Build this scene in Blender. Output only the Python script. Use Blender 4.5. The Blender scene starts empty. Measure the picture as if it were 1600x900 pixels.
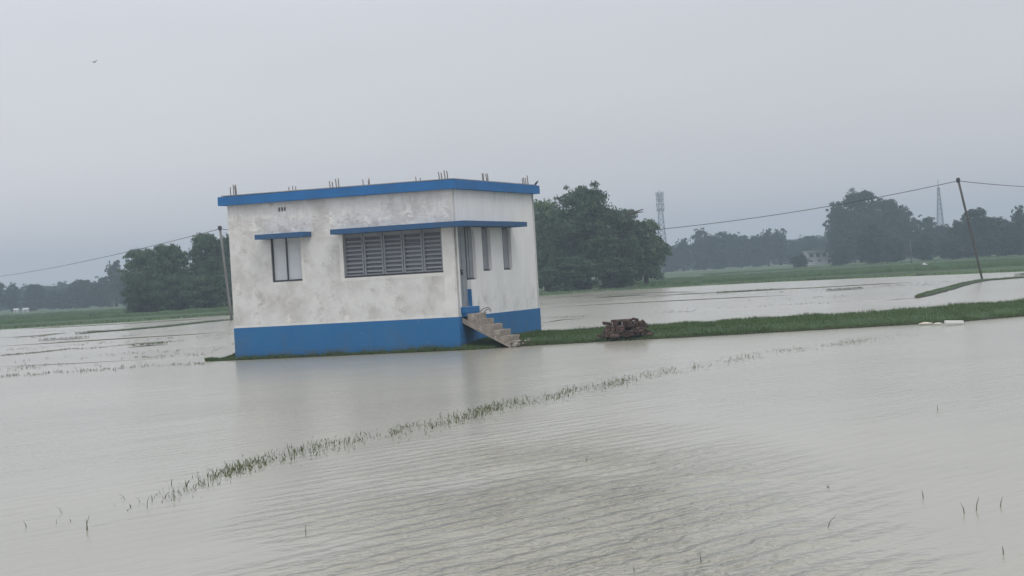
import bpy, bmesh, math, random
import numpy as np
from mathutils import Vector, Matrix, noise
R_ = math.radians
scn = bpy.context.scene
COL = scn.collection

# ------------------------------------------------------------------ camera
F_PX, ROLL, PITCH, EYE = 3000.0, 0.05789, 0.00648, 1.92558
cr, sr, cp, sp = math.cos(ROLL), math.sin(ROLL), math.cos(PITCH), math.sin(PITCH)
FW = Vector((0, cp, -sp)); U0 = Vector((0, sp, cp)); R0 = Vector((1, 0, 0))
RT = cr*R0 - sr*U0; UP = sr*R0 + cr*U0
cam = bpy.data.cameras.new('camera'); cam.sensor_width = 36; cam.lens = 36*F_PX/1600
cam.clip_start = .1; cam.clip_end = 9000
co = bpy.data.objects.new('camera', cam); COL.objects.link(co)
co.matrix_world = Matrix(((RT.x, UP.x, -FW.x, 0), (RT.y, UP.y, -FW.y, 0), (RT.z, UP.z, -FW.z, EYE), (0, 0, 0, 1)))
scn.camera = co
def ray(px, py): return FW + RT*((px-800)/F_PX) + UP*((450-py)/F_PX)
def G(px, py, z=0.0):                       # ground point at height z seen from the eye
    d = ray(px, py); t = (z-EYE)/d.z
    return Vector((d.x*t, d.y*t, z))
def D(px, py, Y):                           # point at distance Y
    d = ray(px, py); t = Y/d.y
    return Vector((d.x*t, Y, EYE+d.z*t))

# ------------------------------------------------------------------ world, sun, exposure
SUN_EL, SUN_AZ = R_(55), R_(152)           # azimuth measured from +Y, clockwise
w = bpy.data.worlds.new('World'); scn.world = w; w.use_nodes = True
nt = w.node_tree; nt.nodes.clear()
def N(nt, t, **k):
    n = nt.nodes.new(t)
    for a, b in k.items():
        if a.startswith('i_'): n.inputs[a[2:].replace('_', ' ')].default_value = b
        else: setattr(n, a, b)
    return n
out = N(nt, 'ShaderNodeOutputWorld'); bg = N(nt, 'ShaderNodeBackground'); bg.inputs[1].default_value = 0.1
sky = N(nt, 'ShaderNodeTexSky', sky_type='NISHITA'); sky.sun_disc = False
sky.sun_elevation = SUN_EL; sky.sun_rotation = SUN_AZ
tc = N(nt, 'ShaderNodeTexCoord'); sep = N(nt, 'ShaderNodeSeparateXYZ')
nt.links.new(tc.outputs['Generated'], sep.inputs[0])
mr = N(nt, 'ShaderNodeMapRange'); mr.inputs[1].default_value = 0.0; mr.inputs[2].default_value = 1.0
nt.links.new(sep.outputs['Z'], mr.inputs[0])
ramp = N(nt, 'ShaderNodeValToRGB')          # overcast cloud deck: darker toward the horizon (values x10)
e = ramp.color_ramp.elements
e[0].position = 0; e[0].color = (.700, .655, .655, 1)
e[1].position = 1; e[1].color = (1.0, 1.01, 1.04, 1)
m = e.new(.14); m.color = (.632, .640, .670, 1)
m = e.new(.5); m.color = (.84, .86, .90, 1)
nt.links.new(mr.outputs[0], ramp.inputs[0])
mp = N(nt, 'ShaderNodeMapping'); mp.inputs['Scale'].default_value = (1.6, 1.6, 7)
nz = N(nt, 'ShaderNodeTexNoise'); nz.inputs['Scale'].default_value = 1.5; nz.inputs['Detail'].default_value = 4
nt.links.new(tc.outputs['Generated'], mp.inputs[0]); nt.links.new(mp.outputs[0], nz.inputs[0])
mr2 = N(nt, 'ShaderNodeMapRange'); mr2.inputs[1].default_value = .3; mr2.inputs[2].default_value = .7
mr2.inputs[3].default_value = 11.3; mr2.inputs[4].default_value = 12.3
nt.links.new(nz.outputs[0], mr2.inputs[0])
sd_ = N(nt, 'ShaderNodeMapRange'); sd_.inputs[1].default_value = -1; sd_.inputs[2].default_value = 1   # the deck is a little thinner to the west
sd_.inputs[3].default_value = 1.24; sd_.inputs[4].default_value = .76; nt.links.new(sep.outputs['X'], sd_.inputs[0])
mm_ = N(nt, 'ShaderNodeMath', operation='MULTIPLY'); nt.links.new(mr2.outputs[0], mm_.inputs[0]); nt.links.new(sd_.outputs[0], mm_.inputs[1])
vm = N(nt, 'ShaderNodeVectorMath', operation='SCALE')
nt.links.new(ramp.outputs[0], vm.inputs[0]); nt.links.new(mm_.outputs[0], vm.inputs['Scale'])
mx = N(nt, 'ShaderNodeMix', data_type='RGBA'); mx.inputs[0].default_value = .94
nt.links.new(sky.outputs[0], mx.inputs[6]); nt.links.new(vm.outputs[0], mx.inputs[7])
nt.links.new(mx.outputs[2], bg.inputs[0]); nt.links.new(bg.outputs[0], out.inputs[0])
sl = bpy.data.lights.new('sun', 'SUN'); sl.energy = .9; sl.angle = R_(25); sl.color = (1, .95, .88)
so = bpy.data.objects.new('sun', sl); COL.objects.link(so)
sd = Vector((math.sin(SUN_AZ)*math.cos(SUN_EL), math.cos(SUN_AZ)*math.cos(SUN_EL), math.sin(SUN_EL)))
so.rotation_euler = sd.to_track_quat('Z', 'Y').to_euler()
vs = scn.view_settings; vs.view_transform = 'Standard'; vs.look = 'None'; vs.exposure = -0.04; vs.gamma = 1
vs.use_curve_mapping = False

# ------------------------------------------------------------------ materials
def mat(name, base, rough=.85, var=None, scale=2.0, detail=6, lo=.35, hi=.65, bump=0, bscale=None, bdist=.01,
        stretch=(1, 1, 1), coord='Object', metal=0, rnd=0, spec=.3, layers=()):
    """noise-mixed colour with fine relief; layers = extra (colour, scale, lo, hi, stretch, zband)"""
    M = bpy.data.materials.new(name); M.use_nodes = True; t = M.node_tree
    b = t.nodes['Principled BSDF']; b.inputs['Roughness'].default_value = rough
    b.inputs['Metallic'].default_value = metal; b.inputs['Specular IOR Level'].default_value = spec
    c = N(t, 'ShaderNodeTexCoord'); L = t.links.new
    def ns(sc, st, dt=detail):
        m_ = N(t, 'ShaderNodeMapping'); m_.inputs['Scale'].default_value = st
        n_ = N(t, 'ShaderNodeTexNoise'); n_.inputs['Scale'].default_value = sc; n_.inputs['Detail'].default_value = dt
        n_.inputs['Roughness'].default_value = .68
        L(c.outputs[coord], m_.inputs[0]); L(m_.outputs[0], n_.inputs[0]); return n_.outputs[0]
    cur = None
    rgb = N(t, 'ShaderNodeRGB'); rgb.outputs[0].default_value = (*base, 1); cur = rgb.outputs[0]
    for (cc, sc, l, h, st, zb) in ([(var, scale, lo, hi, stretch, None)] if var else []) + list(layers):
        r = N(t, 'ShaderNodeMapRange'); r.inputs[1].default_value = l; r.inputs[2].default_value = h
        L(ns(sc, st), r.inputs[0]); fac = r.outputs[0]
        if zb:                              # wear that keeps to a band of heights on the object
            s_ = N(t, 'ShaderNodeSeparateXYZ'); L(c.outputs[coord], s_.inputs[0])
            z1 = N(t, 'ShaderNodeMapRange'); z1.inputs[1].default_value = zb[0]; z1.inputs[2].default_value = zb[1]
            z2 = N(t, 'ShaderNodeMapRange'); z2.inputs[1].default_value = zb[3]; z2.inputs[2].default_value = zb[2]
            L(s_.outputs['Z'], z1.inputs[0]); L(s_.outputs['Z'], z2.inputs[0])
            q = N(t, 'ShaderNodeMath', operation='MULTIPLY'); L(z1.outputs[0], q.inputs[0]); L(z2.outputs[0], q.inputs[1])
            q2 = N(t, 'ShaderNodeMath', operation='MULTIPLY'); L(q.outputs[0], q2.inputs[0]); L(fac, q2.inputs[1]); fac = q2.outputs[0]
        x_ = N(t, 'ShaderNodeMix', data_type='RGBA'); L(fac, x_.inputs[0]); L(cur, x_.inputs[6])
        x_.inputs[7].default_value = (*cc, 1); cur = x_.outputs[2]
    if rnd:
        o = N(t, 'ShaderNodeObjectInfo'); r = N(t, 'ShaderNodeMapRange'); r.inputs[3].default_value = 1-rnd; r.inputs[4].default_value = 1+rnd
        L(o.outputs['Random'], r.inputs[0]); s_ = N(t, 'ShaderNodeVectorMath', operation='SCALE')
        L(cur, s_.inputs[0]); L(r.outputs[0], s_.inputs['Scale']); cur = s_.outputs[0]
    L(cur, b.inputs['Base Color'])
    if bump:
        bn = N(t, 'ShaderNodeBump'); bn.inputs['Strength'].default_value = bump; bn.inputs['Distance'].default_value = bdist
        L(ns(bscale or scale*6, stretch, 8), bn.inputs['Height']); L(bn.outputs[0], b.inputs['Normal'])
    return M
FRONTWALL = mat('weathered_limewash', (.735, .733, .728), .9, (.57, .555, .54), 1.1, 9, .44, .62, .5, 9, .012, layers=[
    ((.84, .825, .80), 2.6, .52, .60, (1, 1, 1.5), (3.3, 3.55, 3.9, 4.1)),
    ((.52, .47, .44), 5.5, .52, .66, (1, 1, 2.2), (3.4, 3.5, 3.85, 4.05)),
    ((.53, .51, .495), 2.1, .55, .64, (1, 1, 1), None),
    ((.56, .54, .52), 5.0, .54, .66, (1, 1, .12), (3.5, 3.9, 4.3, 4.4)),
    ((.80, .78, .75), 1.7, .57, .66, (1, 1, 1), (.8, 1.0, 2.0, 2.6)),
    ((.16, .15, .14), 8.5, .655, .69, (1, 1, 1.6), (.92, .98, 1.06, 1.16))])
SIDEWALL = mat('streaked_limewash', (.83, .83, .83), .9, (.74, .74, .74), 1.6, 8, .40, .70, .25, 9, .006, (1, 1.2, .4), layers=[
    ((.40, .39, .385), 4.0, .60, .70, (1, 1.6, .14), (3.9, 4.05, 4.3, 4.4)),
    ((.18, .17, .16), 7.0, .62, .67, (1, 1, 1.8), (.92, .98, 1.08, 1.2)),
    ((.50, .49, .47), 2.0, .5, .7, (1, 1, .8), (.8, .9, 1.3, 1.7))])
TRIM = mat('white_reveal_paint', (.72, .71, .69), .9, (.6, .59, .57), 3, bump=.2)
BLUE = mat('blue_enamel_paint', (.026, .148, .355), .72, (.036, .165, .36), 1.3, 7, .4, .7, .25, 14, .006, layers=[
    ((.075, .10, .10), 2.6, .40, .62, (1, 1, 1), (-.2, -.1, .10, .24)),
    ((.06, .14, .26), 1.4, .5, .7, (1, 1, .35), (.0, .1, .5, .88)), ((.16, .20, .26), 9, .66, .70, (1, 1, 1), (.2, .5, .88, .9)),
    ((.10, .24, .42), 6.0, .62, .75, (1, 1, 1), None)])
ROOFBLUE = mat('blue_fascia_paint', (.030, .165, .42), .7, (.032, .135, .33), 1.1, 7, .4, .7, .3, 10, .008, layers=[
    ((.015, .04, .09), 3.5, .66, .70, (1, 1, .5), None)])
CHAJJA = mat('faded_blue_paint', (.038, .115, .26), .75, (.05, .11, .21), 2, bump=.2)
ROOFTOP = mat('bare_roof_concrete', (.40, .39, .37), .95, (.28, .27, .25), 1.5, bump=.4)
GREY = mat('grey_steel_paint', (.29, .31, .345), .5, (.22, .24, .27), 3, bump=.15, spec=.4)
GREYD = mat('dark_steel_sheet', (.165, .18, .205), .6, (.13, .14, .16), 2)
SHEET = mat('pale_window_sheet', (.64, .67, .71), .5, (.56, .59, .64), 1.3, bump=.15)
FRAME = mat('dark_frame_and_shade', (.07, .075, .085), .6)  # dark fittings; also carries the painted recess shade of the left window
DARK = mat('dark_room_plaster', (.16, .15, .14), .9)
STAIR = mat('raw_concrete', (.36, .32, .28), .95, (.22, .19, .165), 5, 8, .38, .66, .8, 20, .02, layers=[
    ((.52, .49, .45), 7, .58, .68, (1, 1, 1), None)])
RUST = mat('rusty_steel', (.16, .15, .15), .8, (.20, .165, .15), 20)
BRICK = mat('dark_fired_brick', (.095, .062, .050), .95, (.055, .038, .036), 6, 7, .4, .65, .7, 30, .006, rnd=.5, layers=[
    ((.36, .31, .27), 9, .58, .66, (1, 1, 1), None)])
CHUNK = mat('broken_concrete_lump', (.50, .47, .43), .95, (.25, .22, .19), 6, bump=.6, rnd=.3)
POLE = mat('weathered_pole', (.24, .235, .225), .9, (.15, .145, .135), 2, stretch=(4, 4, .5), bump=.3)
DPOLE = mat('dark_timber_pole', (.12, .115, .11), .9, (.08, .075, .07), 2, stretch=(4, 4, .5), bump=.3)
WIRE = mat('black_cable', (.05, .05, .055), .7)
STEEL = mat('galvanised_lattice', (.16, .165, .18), .6, (.12, .12, .13), 3)
BARK = mat('grey_brown_bark', (.11, .085, .065), .95, (.06, .05, .04), 3, stretch=(1, 1, .3), bump=.6)
WHITEB = mat('white_foam', (.82, .82, .80), .8, (.72, .72, .70), 8, bump=.2)
SACK = mat('yellowed_plastic', (.55, .50, .36), .5, (.70, .68, .60), 12, bump=.3)
HUT = mat('hut_whitewash', (.60, .61, .61), .9, (.42, .43, .44), .8)
HUTD = mat('hut_dark_panel', (.12, .13, .15), .8)  # dark tone of the far windows and doors
ROOFG = mat('asbestos_roof', (.62, .63, .64), .9, (.38, .38, .38), 1)
FEATHER = mat('dark_feathers', (.05, .05, .055), .8)
FEATHG = mat('grey_feathers', (.30, .31, .33), .8)
def foliage(name, a, b, dark, sc=.35):
    M = mat(name, a, .8, b, sc*3, 5, .38, .62, coord='Object', rnd=.14, spec=.2, layers=[(dark, sc, .5, .68, (1, 1, 1), None)])
    t = M.node_tree; p = t.nodes['Principled BSDF']; o = t.nodes['Material Output']
    src = p.inputs['Base Color'].links[0].from_socket
    tl = N(t, 'ShaderNodeBsdfTranslucent'); m_ = N(t, 'ShaderNodeMixShader'); m_.inputs[0].default_value = .22
    t.links.new(src, tl.inputs[0]); t.links.new(p.outputs[0], m_.inputs[1]); t.links.new(tl.outputs[0], m_.inputs[2])
    t.links.new(m_.outputs[0], o.inputs[0]); return M
LEAF = foliage('dark_green_leaves', (.036, .076, .040), (.12, .18, .095), (.014, .032, .020), 4.5)  # paler second tone paints clump highlights into the leaf colour, spread by noise
LEAF2 = foliage('mid_green_leaves', (.052, .100, .050), (.18, .25, .13), (.020, .044, .026), 4.5)  # same painted clump highlights, in a lighter green
LEAFF = foliage('far_leaves', (.030, .060, .034), (.045, .080, .046), (.016, .034, .021), 3.5)
GRASS = foliage('wet_grass', (.088, .138, .055), (.120, .17, .075), (.060, .098, .042), .8)
REED = foliage('drowned_grass', (.075, .115, .050), (.16, .17, .085), (.05, .075, .035), 1.2)
SEED = foliage('dull_seedlings', (.22, .23, .18), (.27, .27, .22), (.16, .17, .13), .3)
EARTH = mat('grassy_bank_soil', (.060, .105, .045), .95, (.044, .078, .036), 1.6, 8, .4, .65, .8, 12, .04, layers=[
    ((.065, .060, .042), 1.1, .60, .72, (1, 1, 1), None), ((.035, .038, .026), 3, .25, .4, (1, 1, 1), (-.3, -.2, .03, .08))])
MUD = mat('wet_mud', (.11, .10, .07), .8, (.075, .085, .045), 1.3, 8, .4, .6, .5, 10, .03)
FIELD = mat('paddy_field_grass', (.064, .110, .048), .95, (.092, .145, .064), .05, 9, .42, .62, .6, 3, .05, (.16, 1, 1), layers=[
    ((.036, .058, .030), .13, .50, .56, (.06, 1, 1), None), ((.17, .20, .12), .22, .56, .62, (.05, 1, 1), None), ((.05, .08, .038), .5, .56, .64, (.1, 1, 1), None)])
BED = mat('flooded_ground_mud', (.16, .14, .11), .95, (.12, .11, .08), .1)

# muddy flood water with wind ripples
def water_material():
    M = bpy.data.materials.new('muddy_flood_water'); M.use_nodes = True; t = M.node_tree; L = t.links.new
    b = t.nodes['Principled BSDF']; c = N(t, 'ShaderNodeTexCoord')
    b.inputs['IOR'].default_value = 1.33; b.inputs['Roughness'].default_value = .19
    n0 = N(t, 'ShaderNodeTexNoise'); n0.inputs['Scale'].default_value = .07; n0.inputs['Detail'].default_value = 5
    L(c.outputs['Object'], n0.inputs[0])
    rp = N(t, 'ShaderNodeMix', data_type='RGBA'); rp.inputs[6].default_value = (.312, .300, .245, 1); rp.inputs[7].default_value = (.385, .370, .306, 1)
    r0 = N(t, 'ShaderNodeMapRange'); r0.inputs[1].default_value = .35; r0.inputs[2].default_value = .65
    L(n0.outputs[0], r0.inputs[0]); L(r0.outputs[0], rp.inputs[0]); L(rp.outputs[2], b.inputs['Base Color'])
    def wave(rot, scale, dist, dscale):
        m_ = N(t, 'ShaderNodeMapping'); m_.inputs['Rotation'].default_value = (0, 0, R_(rot))
        v = N(t, 'ShaderNodeTexWave', wave_type='BANDS', bands_direction='X', wave_profile='SIN')
        v.inputs['Scale'].default_value = scale; v.inputs['Distortion'].default_value = dist
        v.inputs['Detail'].default_value = 4; v.inputs['Detail Scale'].default_value = dscale; v.inputs['Detail Roughness'].default_value = .6
        L(c.outputs['Object'], m_.inputs[0]); L(m_.outputs[0], v.inputs[0]); return v.outputs['Fac']
    def mth(op, a, b_):
        q = N(t, 'ShaderNodeMath', operation=op)
        for i, x in enumerate((a, b_)):
            if isinstance(x, (int, float)): q.inputs[i].default_value = x
            else: L(x, q.inputs[i])
        return q.outputs[0]
    def noise_(scale, rot, st, det=5):
        m_ = N(t, 'ShaderNodeMapping'); m_.inputs['Rotation'].default_value = (0, 0, R_(rot)); m_.inputs['Scale'].default_value = st
        m2 = N(t, 'ShaderNodeMapping'); L(c.outputs['Object'], m_.inputs[0])
        m_.inputs['Scale'].default_value = (1, 1, 1); m2.inputs['Scale'].default_value = st; L(m_.outputs[0], m2.inputs[0])
        q = N(t, 'ShaderNodeTexNoise'); q.inputs['Scale'].default_value = scale; q.inputs['Detail'].default_value = det; q.inputs['Roughness'].default_value = .55
        L(m2.outputs[0], q.inputs[0]); return q.outputs[0]
    w1 = wave(40, .98, 6, 1.2); w2 = wave(34, 2.1, 8, 2.0)
    # gusty patch of stronger ripples in front of the house, fading outward
    sx = N(t, 'ShaderNodeMapping'); sx.inputs['Location'].default_value = (.42*-.3, -16*.12, 0); sx.inputs['Scale'].default_value = (.42, .12, 1)
    L(c.outputs['Object'], sx.inputs[0]); ln = N(t, 'ShaderNodeVectorMath', operation='LENGTH'); L(sx.outputs[0], ln.inputs[0])
    rg = N(t, 'ShaderNodeMapRange'); rg.interpolation_type = 'SMOOTHSTEP'; rg.inputs[1].default_value = 1.25; rg.inputs[2].default_value = .15
    rg.inputs[3].default_value = .018; rg.inputs[4].default_value = 1; L(ln.outputs['Value'], rg.inputs[0])
    pn = N(t, 'ShaderNodeMapRange'); pn.inputs[1].default_value = .36; pn.inputs[2].default_value = .62; pn.inputs[3].default_value = .1
    L(noise_(.55, 20, (1, .6, 1)), pn.inputs[0])
    mask = mth('MULTIPLY', rg.outputs[0], pn.outputs[0])
    rip = mth('ADD', mth('ADD', mth('MULTIPLY', w1, 3.2), mth('MULTIPLY', w2, 1.3)), mth('MULTIPLY', noise_(9, 40, (1, .42, 1), 3), 3.4))
    rip = mth('MULTIPLY', rip, mask)
    sm = mth('MULTIPLY', noise_(3.6, 40, (1, .2, 1), 4), .26)
    sm2 = mth('MULTIPLY', noise_(.9, 30, (1, .35, 1), 3), .5)
    clm = N(t, 'ShaderNodeMapRange'); clm.inputs[1].default_value = .42; clm.inputs[2].default_value = .60; clm.inputs[3].default_value = .35; clm.inputs[4].default_value = 1.25
    L(noise_(.22, 15, (1, .5, 1), 4), clm.inputs[0]); sm = mth('MULTIPLY', sm, clm.outputs[0])
    tot = mth('ADD', mth('ADD', rip, sm), sm2)
    bp = N(t, 'ShaderNodeBump'); bp.inputs['Strength'].default_value = 1; bp.inputs['Distance'].default_value = .034
    L(tot, bp.inputs['Height']); L(bp.outputs[0], b.inputs['Normal']); return M
WATER = water_material()

# ------------------------------------------------------------------ object helpers
def tag(o, label=None, cat=None, group=None, kind=None):
    if label: o['label'] = label
    if cat: o['category'] = cat
    if group: o['group'] = group
    if kind: o['kind'] = kind
    return o
def link(name, me, m=None, parent=None):
    if m is not None and not me.materials: me.materials.append(m)
    o = bpy.data.objects.new(name, me); COL.objects.link(o)
    if parent: o.parent = parent
    return o
def empty(name, loc, rz=0):
    o = bpy.data.objects.new(name, None); o.empty_display_size = .2; COL.objects.link(o); o.location = loc; o.rotation_euler = (0, 0, rz); return o
def copy_tree(o, parent=None):
    c = o.copy(); COL.objects.link(c); c.parent = parent
    for ch in list(o.children): copy_tree(ch, c)
    return c
def pymesh(name, v, f, smooth=False):
    me = bpy.data.meshes.new(name); me.from_pydata([tuple(p) for p in v], [], f); me.update()
    if smooth: me.polygons.foreach_set('use_smooth', [True]*len(me.polygons))
    return me
def bm_mesh(name, bm):
    bmesh.ops.recalc_face_normals(bm, faces=bm.faces); me = bpy.data.meshes.new(name); bm.to_mesh(me); bm.free(); return me
def box(name, x0, x1, y0, y1, z0, z1, m, parent=None, bev=0):
    bm = bmesh.new(); r = bmesh.ops.create_cube(bm, size=1)
    for v in bm.verts: v.co = Vector(((x0+x1)/2+v.co.x*(x1-x0), (y0+y1)/2+v.co.y*(y1-y0), (z0+z1)/2+v.co.z*(z1-z0)))
    if bev: bmesh.ops.bevel(bm, geom=bm.edges[:], offset=bev, segments=1, affect='EDGES')
    return link(name, bm_mesh(name, bm), m, parent)
def tube(pts, radii, n=8, cap=True):
    pts = [Vector(p) for p in pts]; V = []; Fc = []
    if isinstance(radii, (int, float)): radii = [radii]*len(pts)
    for i, p in enumerate(pts):
        d = (pts[min(i+1, len(pts)-1)]-pts[max(i-1, 0)]).normalized()
        a = d.orthogonal().normalized() if abs(d.z) < .9 else d.cross(Vector((0, 1, 0))).normalized()
        if abs(d.z) < .9: a = d.cross(Vector((0, 0, 1))).normalized()
        b = d.cross(a)
        for k in range(n):
            t = 2*math.pi*k/n; V.append(p+(a*math.cos(t)+b*math.sin(t))*radii[i])
    for i in range(len(pts)-1):
        for k in range(n):
            Fc.append((i*n+k, i*n+(k+1) % n, (i+1)*n+(k+1) % n, (i+1)*n+k))
    if cap: Fc.append(tuple(range(n))[::-1]); Fc.append(tuple(range((len(pts)-1)*n, len(pts)*n)))
    return V, Fc
def merge(parts):
    V = []; Fc = []
    for v, f in parts:
        o = len(V); V += list(v); Fc += [tuple(i+o for i in q) for q in f]
    return V, Fc
def tri_mesh(name, v, nper):                # v: (N*nper,3) numpy, faces of nper vertices each
    n = len(v)//nper; me = bpy.data.meshes.new(name)
    me.vertices.add(len(v)); me.vertices.foreach_set('co', v.astype(np.float32).ravel())
    me.loops.add(len(v)); me.loops.foreach_set('vertex_index', np.arange(len(v), dtype=np.int32))
    me.polygons.add(n); me.polygons.foreach_set('loop_start', np.arange(0, len(v), nper, dtype=np.int32))
    me.update(calc_edges=True); me.validate(); return me
def blades(name, P, H, W, rng, lean=.35, seg2=False):   # grass blades at P (N,3)
    n = len(P); a = rng.uniform(0, 2*np.pi, n); dx = np.cos(a)*W/2; dy = np.sin(a)*W/2
    b = rng.uniform(0, 2*np.pi, n); l = H*rng.uniform(0, lean, n); lx = np.cos(b)*l; ly = np.sin(b)*l
    z0 = np.zeros(n)
    A = P+np.stack([dx, dy, z0], 1); B = P-np.stack([dx, dy, z0], 1)
    if not seg2:
        T = P+np.stack([lx, ly, H], 1); return tri_mesh(name, np.stack([A, B, T], 1).reshape(-1, 3), 3)
    m1 = P+np.stack([lx*.35, ly*.35, H*.6], 1); A2 = m1+np.stack([dx, dy, z0], 1)*.8; B2 = m1-np.stack([dx, dy, z0], 1)*.8
    T = P+np.stack([lx*1.3, ly*1.3, H], 1)
    return tri_mesh(name, np.stack([A, B, B2, A, B2, A2, A2, B2, T], 1).reshape(-1, 3), 3)
def sstep(a, b, x):
    t = np.clip((x-a)/(b-a), 0, 1); return t*t*(3-2*t)

# ------------------------------------------------------------------ ground, water, fields, banks
S = 1900
tag(link('ground', pymesh('ground', [(-S, -60, -.45), (S, -60, -.45), (S, S, -.45), (-S, S, -.45)], [(0, 1, 2, 3)]), BED), kind='structure')
tag(link('flood_water', pymesh('flood_water', [(-S, -60, 0), (S, -60, 0), (S, S, 0), (-S, S, 0)], [(0, 1, 2, 3)]), WATER), kind='structure')

def field_z(x, y):
    n = noise.noise(Vector((x*.02, y*.03, 3)))*.06
    return .16+n+.42*float(sstep(230, 470, y))*float(sstep(-10, 60, x))
shore = [(-1800, 150), (-200, 150), (-60, 149), (-41, 152), (-31, 153), (-23, 156.5), (-14, 161), (-6, 166), (2.5, 168), (8, 173), (12, 174.5), (17, 176),
         (23, 172), (30, 161), (38.7, 146), (50, 141), (80, 138), (250, 135), (1800, 135)]
V = []; Fc = []; xs = []
for i in range(len(shore)-1):
    (xa, ya), (xb, yb) = shore[i], shore[i+1]; k = max(1, min(30, int(abs(xb-xa)/1.2)))
    for j in range(k): xs.append((xa+(xb-xa)*j/k, ya+(yb-ya)*j/k))
xs.append(shore[-1])
ds = [-.6, 0, 1, 3, 7, 14, 25, 40, 60, 90, 130, 180, 240, 320, 450, 700, 1000, 1600]
for x, y in xs:
    wob = noise.noise(Vector((x*.35, 0, 0)))*1.3+noise.noise(Vector((x*.07, 5, 0)))*4
    for k, d in enumerate(ds):
        yy = min(y+wob*max(0, 1-d/30)+d, S-5); z = -.12 if k == 0 else (.0+.05 if k == 1 else field_z(x, yy))
        V.append((x, yy, z))
nd = len(ds)
for i in range(len(xs)-1):
    for k in range(nd-1): Fc.append((i*nd+k, (i+1)*nd+k, (i+1)*nd+k+1, i*nd+k+1))
tag(link('paddy_field', pymesh('paddy_field', V, Fc, True), FIELD), kind='structure')
# flooded strips and low ridges between plots of the far field
def ribbon(name, pts, w, z, m, crown=0.0, kind='structure', seed=0):
    P = []; 
    for i in range(len(pts)-1):
        a, b = Vector(pts[i]), Vector(pts[i+1]); k = max(2, int((b-a).length/.8))
        for j in range(k): P.append(a.lerp(b, j/k))
    P.append(Vector(pts[-1])); V = []; Fc = []
    n = len(P)
    for i, p in enumerate(P):
        d = (P[min(i+1, n-1)]-P[max(i-1, 0)]); d.z = 0; d.normalize(); q = Vector((-d.y, d.x, 0))
        e = min(1, min(i, n-1-i)/4+.12)
        ww = w*e*(1+.45*noise.noise(Vector((p.x*.8, p.y*.8, seed)))); cz = crown*e*(1+.5*noise.noise(Vector((p.x*1.7, p.y*.9, seed+4))))
        for t, h in ((-1, -.12 if crown else 0), (-.6, .65), (0, 1), (.6, .65), (1, -.12 if crown else 0)):
            V.append(p+q*ww*t/2+Vector((0, 0, z+cz*h if abs(t) < 1 else z+h*.5)))
    for i in range(n-1):
        for k in range(4): Fc.append((i*5+k, i*5+k+1, i*5+6+k, i*5+5+k))
    o = tag(link(name, pymesh(name, V, Fc, True), m), kind=kind); return o, P
def g2(*pp): return [tuple(G(x, y)) for x, y in pp]
for pts, wd in (([(4, 186), (24, 190)], 2.6), ([(30, 182), (58, 176)], 1.8), ([(10, 214), (40, 212)], 3.2), ([(48, 205), (90, 196)], 3),
                ([(-70, 186), (-44, 190)], 3), ([(16, 246), (60, 246)], 4)):
    zz = max(field_z(*pts[0]), field_z(*pts[1]), field_z((pts[0][0]+pts[1][0])/2, (pts[0][1]+pts[1][1])/2))+.03
    ribbon('flooded_plot', [(a, b, 0) for a, b in pts], wd, zz, WATER)
ridges = []
for pts in ([(-75, 172), (-40, 176), (-10, 182)], [(-90, 205), (-55, 212), (-38, 216)], [(12, 181), (30, 184), (52, 176), (80, 170)],
            [(8, 200), (40, 203), (70, 196), (110, 188)], [(14, 232), (60, 236), (120, 226)], [(30, 300), (70, 310), (150, 290)], [(-110, 250), (-60, 262), (-40, 270)]):
    o, P = ribbon('field_ridge', [(a, b, 0) for a, b in pts], 1.2, .2, EARTH, .34, seed=len(ridges)); ridges.append(P)
bundP = []
bunds = [(g2((1433, 466), (1450, 460), (1480, 452), (1508, 444), (1535, 439), (1575, 436), (1600, 434), (1700, 428)), 1.1, .10),
         (g2((1585, 431), (1660, 425)), 1.0, .12),
         (g2((0, 528), (60, 525), (108, 520)), .45, .05),
         (g2((118, 522.5), (150, 519.5), (200, 516), (258, 511), (320, 504), (365, 500)), .95, .09),
         (g2((0, 556), (60, 551), (105, 546)), .28, .04), (g2((180, 541), (207, 538), (250, 535)), .25, .04),
         (g2((845, 505), (880, 500), (912, 498)), .35, .05), (g2((1380, 470), (1405, 467.5), (1434, 466)), .35, .03),
         (g2((845, 481), (960, 475), (1100, 468), (1240, 461)), .35, .035), (g2((1010, 463), (1150, 456), (1290, 449), (1430, 441)), .5, .05),
         (g2((0, 541), (90, 536), (200, 529), (300, 523), (362, 518)), .3, .035), (g2((30, 515), (200, 506), (362, 496)), .6, .05),
         (g2((0, 573), (120, 568), (240, 561)), .12, .02), (g2((60, 533), (140, 528)), .5, .09), (g2((200, 543), (262, 538)), .35, .08), (g2((930, 466), (1010, 461)), .7, .09), (g2((1120, 458), (1230, 452)), .8, .09), (g2((1290, 455), (1350, 451)), .6, .08),
         (g2((845, 466), (930, 462), (1010, 458), (1090, 456)), .8, .05)]
for i, (pts, wd, cz) in enumerate(bunds):
    o, P = ribbon('earth_bund', pts, wd, 0, MUD if cz < .055 else EARTH, cz, seed=20+i); bundP.append((P, wd, cz))

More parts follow.
